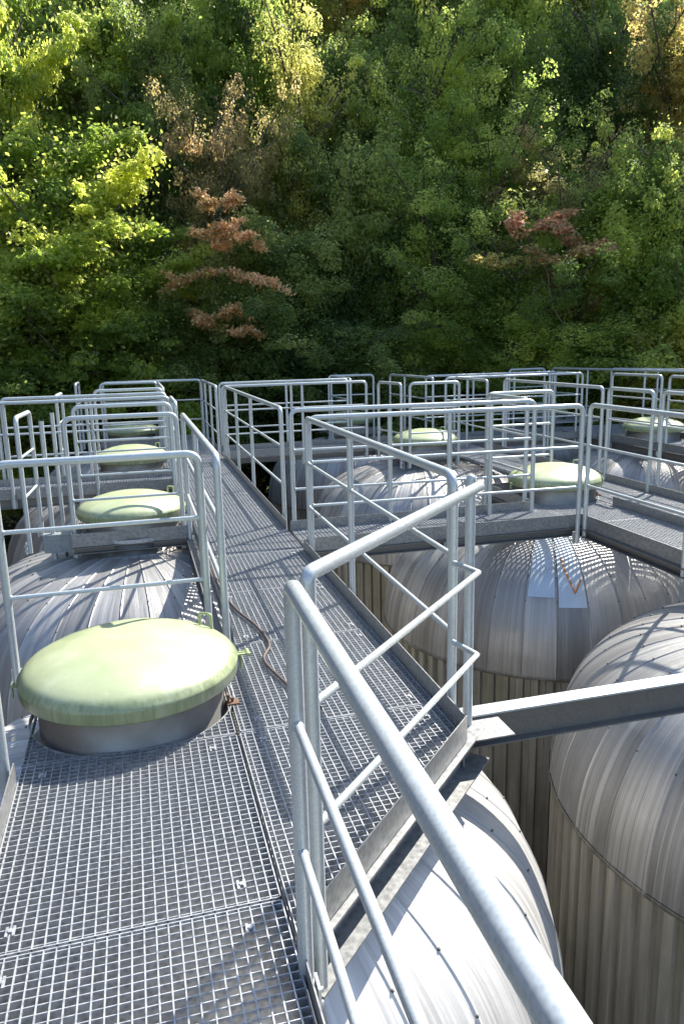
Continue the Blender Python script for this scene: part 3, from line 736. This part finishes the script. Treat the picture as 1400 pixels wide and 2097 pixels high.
TREES = [
 ('maple', 'maple', -1.13, 18.97, 3.29, 4.3, 6.0, 'bright yellow green maple in the lower left of the forest'),
 ('maple', 'maple', -2.56, 20.34, 5.28, 3.2, 7.2, 'tall yellow green tree at the left picture edge'),
 ('acacia', 'pale', 2.09, 26.92, 10.12, 5.0, 6.6, 'pale fresh green tree near the top, left of the middle'),
 ('maple', 'green', -.05, 23.5, 7.07, 4.5, 5.6, 'mid green tree between the bright maple and the pale tree'),
 ('loose', 'brown', 2.32, 19.87, 3.6, 2.8, 6.0, 'thin brownish tree carrying orange leaf sprays at the left of the middle'),
 ('loose', 'olive', 4.63, 20.99, 5.1, 4.0, 5.8, 'loose olive yellow tree right of the orange sprays'),
 ('feather', 'green', 4.85, 25.03, 8.61, 5.3, 6.4, 'feathery green tree with arching shoots in the upper middle'),
 ('loose', 'ochre', 8.4, 27.76, 11.39, 4.4, 6.6, 'yellow and orange tinted autumn tree at the top middle'),
 ('dense', 'dark', 9.76, 25.18, 8.3, 4.9, 7.0, 'dark green bushy tree right of the autumn tree'),
 ('tall', 'green', 11.45, 22.23, 6.97, 5.2, 7.8, 'tall leafy green tree right of the middle'),
 ('tall', 'green', 8.63, 20.78, 5.28, 3.9, 5.2, 'fresh green tree in front of the dark bushy tree'),
 ('loose', 'brown', 10.6, 17.7, 3.3, 3.2, 4.4, 'tree with reddish sprays above the right hand railings'),
 ('loose', 'ochre', 13.84, 17.74, 5.96, 3.4, 6.3, 'ochre yellow tree at the right picture edge'),
 ('acacia', 'pale', 16.5, 22.62, 9.82, 4.5, 6.5, 'silvery pale green tree in the upper right'),
 ('dense', 'dark', -2.67, 31.89, 12.17, 6.6, 8.2, 'dark tree at the upper left corner'),
 ('dense', 'blue', -.06, 35.0, 14.28, 7.3, 8.6, 'bluish dark tree at the top left, behind the mid green tree'),
 ('tall', 'blue', 6.6, 33.35, 14.19, 7.5, 9.2, 'blue green tree at the top, left of the autumn tree'),
 ('dense', 'dark', 12.65, 31.56, 14.0, 7.1, 8.4, 'shaded dark tree at the top, right of the autumn tree'),
 ('tall', 'blue', 14.72, 28.41, 12.53, 7.0, 9.0, 'blue green tree behind the tall leafy tree'),
 ('acacia', 'blue', 17.85, 27.76, 12.2, 6.8, 9.2, 'greyish green tree at the top right'),
 ('dense', 'blue', 22.15, 28.38, 13.58, 7.4, 10, 'dark tree in the upper right corner'),
 ('acacia', 'pale', 4.6, 37.72, 16.0, 6.9, 8.2, 'pale tree crown at the top edge beside the pale fresh green tree'),
 ('tall', 'dark', 11.4, 38.34, 17.0, 8.4, 8.8, 'high dark crown at the top edge in the middle'),
 ('maple', 'green', -2.2, 18.37, 1.3, 4.1, 4.8, 'broad dark leaved maple at the lower left edge'),
 ('maple', 'green', .08, 19.5, 2.0, 3.9, 4.7, 'green maple boughs just above the left row railings'),
 ('dense', 'dark', 3.5, 19.18, 1.7, 3.9, 4.5, 'dark shrubby tree above the end of the long walkway'),
 ('dense', 'dark', 5.85, 20.17, 2.3, 4.4, 5.8, 'dark tree behind the far cross walkway'),
 ('loose', 'green', 7.64, 19.02, 2.4, 4.1, 5.4, 'green tree above the middle railings'),
 ('loose', 'green', 8.56, 16.9, 1.4, 3.7, 4.0, 'leafy green bush above the middle row railings'),
 ('dense', 'green', 11.42, 16.9, 2.0, 4.2, 5.5, 'green tree above the right row railings'),
 ('tall', 'green', 12.6, 15.5, 2.4, 3.6, 6.0, 'green tree at the right edge under the ochre tree'),
 ('dense', 'dark', 1.68, 18.9, .6, 3.4, 3.6, 'low dark bush behind the end of the long walkway'),
 ('dense', 'dark', 5.42, 18.0, .2, 3.8, 3.2, 'low dark bush behind the middle cross railings'),
 ('dense', 'green', 9.9, 15.9, .3, 3.8, 2.9, 'low bush behind the right row railings'),
 ('dense', 'olive', 11.6, 14.9, .2, 3.8, 3.1, 'low bush at the right edge behind the railings'),
 ('dense', 'dark', 7.02, 22.95, 5.6, 4.9, 6.0, 'dark tree in the centre of the forest'),
 ('loose', 'dark', 12.9, 20.24, 5.9, 4.5, 6.2, 'shadowy open tree between the tall green and the ochre tree'),
 ('maple', 'green', -2.6, 25.39, 8.2, 4.6, 5.8, 'green tree at the left edge above the yellow green one'),
 ('tall', 'dark', 1.38, 22.46, 5.3, 3.6, 6.2, 'slim dark tree behind the orange sprays'),
 ('dense', 'dark', 14.6, 20.2, 5.2, 4.2, 6.0, 'dark tree behind the ochre tree'),
 ('dense', 'dark', -4.2, 19.6, .8, 4.6, 6.0, 'dark tree partly outside the left picture edge'),
 ('dense', 'dark', 2.7, 28.5, 8.2, 5.5, 7.0, 'dark crown under the pale fresh green tree'),
 ('dense', 'blue', 17.6, 20.4, 6.5, 5.0, 8.0, 'bluish tree behind the right picture edge'),
 ('tall', 'green', 3.6, 23.6, 6.4, 4.6, 7.4, 'green tree filling the gap behind the loose olive yellow tree'),
 ('tall', 'olive', 6.4, 27.0, 9.4, 4.6, 7.0, 'olive tinged tree right of the feathery green tree'),
 ('feather', 'green', 13.6, 25.4, 9.2, 5.0, 7.0, 'light green tree between the tall leafy tree and the silvery one'),
 ('acacia', 'olive', 16.4, 25.8, 7.6, 5.0, 7.0, 'olive tree under the silvery pale green tree'),
 ('loose', 'green', 9.6, 19.2, 4.2, 3.6, 5.0, 'loose green tree left of the reddish sprays'),
 ('tall', 'green', -1.3, 27.5, 9.2, 4.6, 7.4, 'slim green tree high above the bright maple'),
 ('acacia', 'green', 1.5, 31.5, 11.8, 5.6, 7.5, 'green crown just under the top edge at the left'),
 ('feather', 'olive', 18.6, 24.4, 10.6, 4.6, 7.0, 'olive tree high at the right picture edge'),
]
random.seed(5)
for k, a in enumerate(TREES):
    tree(a[0], a[1], *a[2:7], a[7], random.uniform(0, 6.28))
# coloured sprays belong to their two trees
def spray(parent, leaf, c, w_, h_, seed, n=420, label=None, size=.105):
    """ragged spray: short twigs fanning out of one bough, leaves hanging along them"""
    rng = np.random.default_rng(seed); C_, N_, D_ = [], [], []; k0 = .955; c = (c[0]*k0, c[1]*k0, 1.65+(c[2]-1.65)*k0)
    d = np.array([cr.x, cr.y, 0]); d /= np.linalg.norm(d); f = np.array([cf.x, cf.y, 0]); up = np.array([0, 0, 1.])
    k = max(5, int(w_/.11)); ph = rng.uniform(0, 6)
    for i in range(k):
        u = (i+rng.uniform(.2, .8))/k-.5
        st = d*u*w_+up*(h_*.28*math.sin(u*5+ph)-abs(u)*h_*.2)+f*rng.normal()*.12
        L = rng.uniform(.12, .34)*(.6+h_); aa = rng.normal()*.9+(0 if u > 0 else math.pi)
        tip = st+d*math.cos(aa)*L+up*(math.sin(aa)*L*.35+rng.normal()*h_*.14)+f*rng.normal()*.15
        m_ = max(6, int(n/k*rng.uniform(.5, 1.5))); t_ = rng.uniform(0, 1, m_)[:, None]
        C_.append(np.array(c)+st+(tip-st)*t_*1.15+rng.normal(size=(m_, 3))*np.array([.075, .08, .045]))
    C_ = np.vstack(C_); m_ = len(C_); nn = unit(rng.normal(size=(m_, 3))*.6+up*.8); dr = unit(rng.normal(size=(m_, 3))-up*.6); dr = unit(dr-nn*np.sum(dr*nn, 1)[:, None])
    me = leaf_mesh('leaf_spray', C_, dr, nn, size*rng.uniform(.6, 1.25, m_), rng.uniform(.0, 1., m_), rng)
    me.materials.append(LEAF[leaf]); o = bpy.data.objects.new('leaf_spray', me); COL.objects.link(o)
    o.parent = parent; o.matrix_parent_inverse = Matrix.Translation(-Vector(parent.location))
    if label: o['label'] = label
by_label = {o['label']: o for o in COL.objects if o.get('category') == 'tree'}
tO = by_label[TREES[4][7]]; tR = by_label[TREES[11][7]]; tM = by_label[TREES[0][7]]
for i, a in enumerate([((2.18, 18.3, 5.02), .84, .6), ((2.09, 18.2, 4.32), .83, .36), ((2.63, 18.2, 4.05), .95, .42), ((2.19, 18.1, 3.23), 2.4, .5), ((1.98, 18.1, 2.47), 1.06, .35), ((2.18, 18.1, 2.13), 1.06, .47)]):
    spray(tO, 'orange', *a, seed=100+i, n=int(380+420*a[1]), label='salmon orange spray')
for i, (lf, *a) in enumerate([('red', (9.0, 16.1, 4.31), 1.09, .73), ('red', (9.8, 15.5, 3.87), .84, .84), ('orange', (9.35, 15.7, 3.57), .95, .5), ('ochre', (8.2, 16.2, 3.44), 1.07, .3)]):
    spray(tR, lf, *a, seed=120+i, n=int(380+380*a[1]), label='reddish spray')
for i, a in enumerate([((-.43, 17.3, 4.55), .6, 1.3), ((.24, 17.2, 4.22), .9, .5), ((-.7, 17.3, 3.9), .8, .5)]):
    spray(tM, 'maple', *a, seed=140+i, n=600, label='sunlit yellow green bough')
# thin bare stems
for k, (x, y, z0, z1, dx, lab) in enumerate([(1.75, 17.9, -8, 4.3, .25, 'thin pale stem rising below the orange sprays'), (10.1, 16.2, 1.5, 4.9, -1.6, 'bare slanting twigged branch above the right hand railings'), (9.0, 20.0, -2, 9.2, .3, 'slim bare stem in front of the dark trees')]):
    mb = MB(); pts = [Vector((x+dx*i/8+.10*math.sin(i*1.7+k), y, z0+(z1-z0)*i/8)) for i in range(9)]
    mb.tube(pts, .02, 6, True, [.024-.0023*i for i in range(9)])
    rr = random.Random(k)
    for i in range(3, 9):
        p = pts[i-1]; q = p+Vector((rr.uniform(-.6, .6), rr.uniform(-.3, .1), rr.uniform(.1, .5))); mb.tube([p, q], .008, 5)
    tag(mb.build('bare_stem', M_TWIG), lab, 'branch')

# undergrowth over the slope: uncountable
rng = np.random.default_rng(9); n_ = 90000
ang = rng.uniform(-.42, .95, n_); dd = 17.6+rng.uniform(0, 1, n_)**1.5*26
px, py = np.sin(ang)*dd, np.cos(ang)*dd
hh = np.array([ground_h(a, b) for a, b in zip(px, py)])
lump = .5+.5*np.sin(px*2.1+py*.7)*np.cos(py*1.7-px*.9)
cen = np.stack([px, py, hh+rng.uniform(0, 1, n_)*(.3+1.1*lump)], 1)
nr = unit(rng.normal(size=(n_, 3))*.6+np.array([0, 0, 1.])); dr = unit(rng.normal(size=(n_, 3))); dr = unit(dr-nr*np.sum(dr*nr, 1)[:, None])
me = leaf_mesh('undergrowth', cen, dr, nr, rng.uniform(.1, .22, n_), rng.uniform(0, 1, n_), rng); me.materials.append(LEAF['dark'])
o = bpy.data.objects.new('undergrowth', me); COL.objects.link(o); tag(o, 'dark green undergrowth covering the wooded slope', 'undergrowth', kind='stuff')
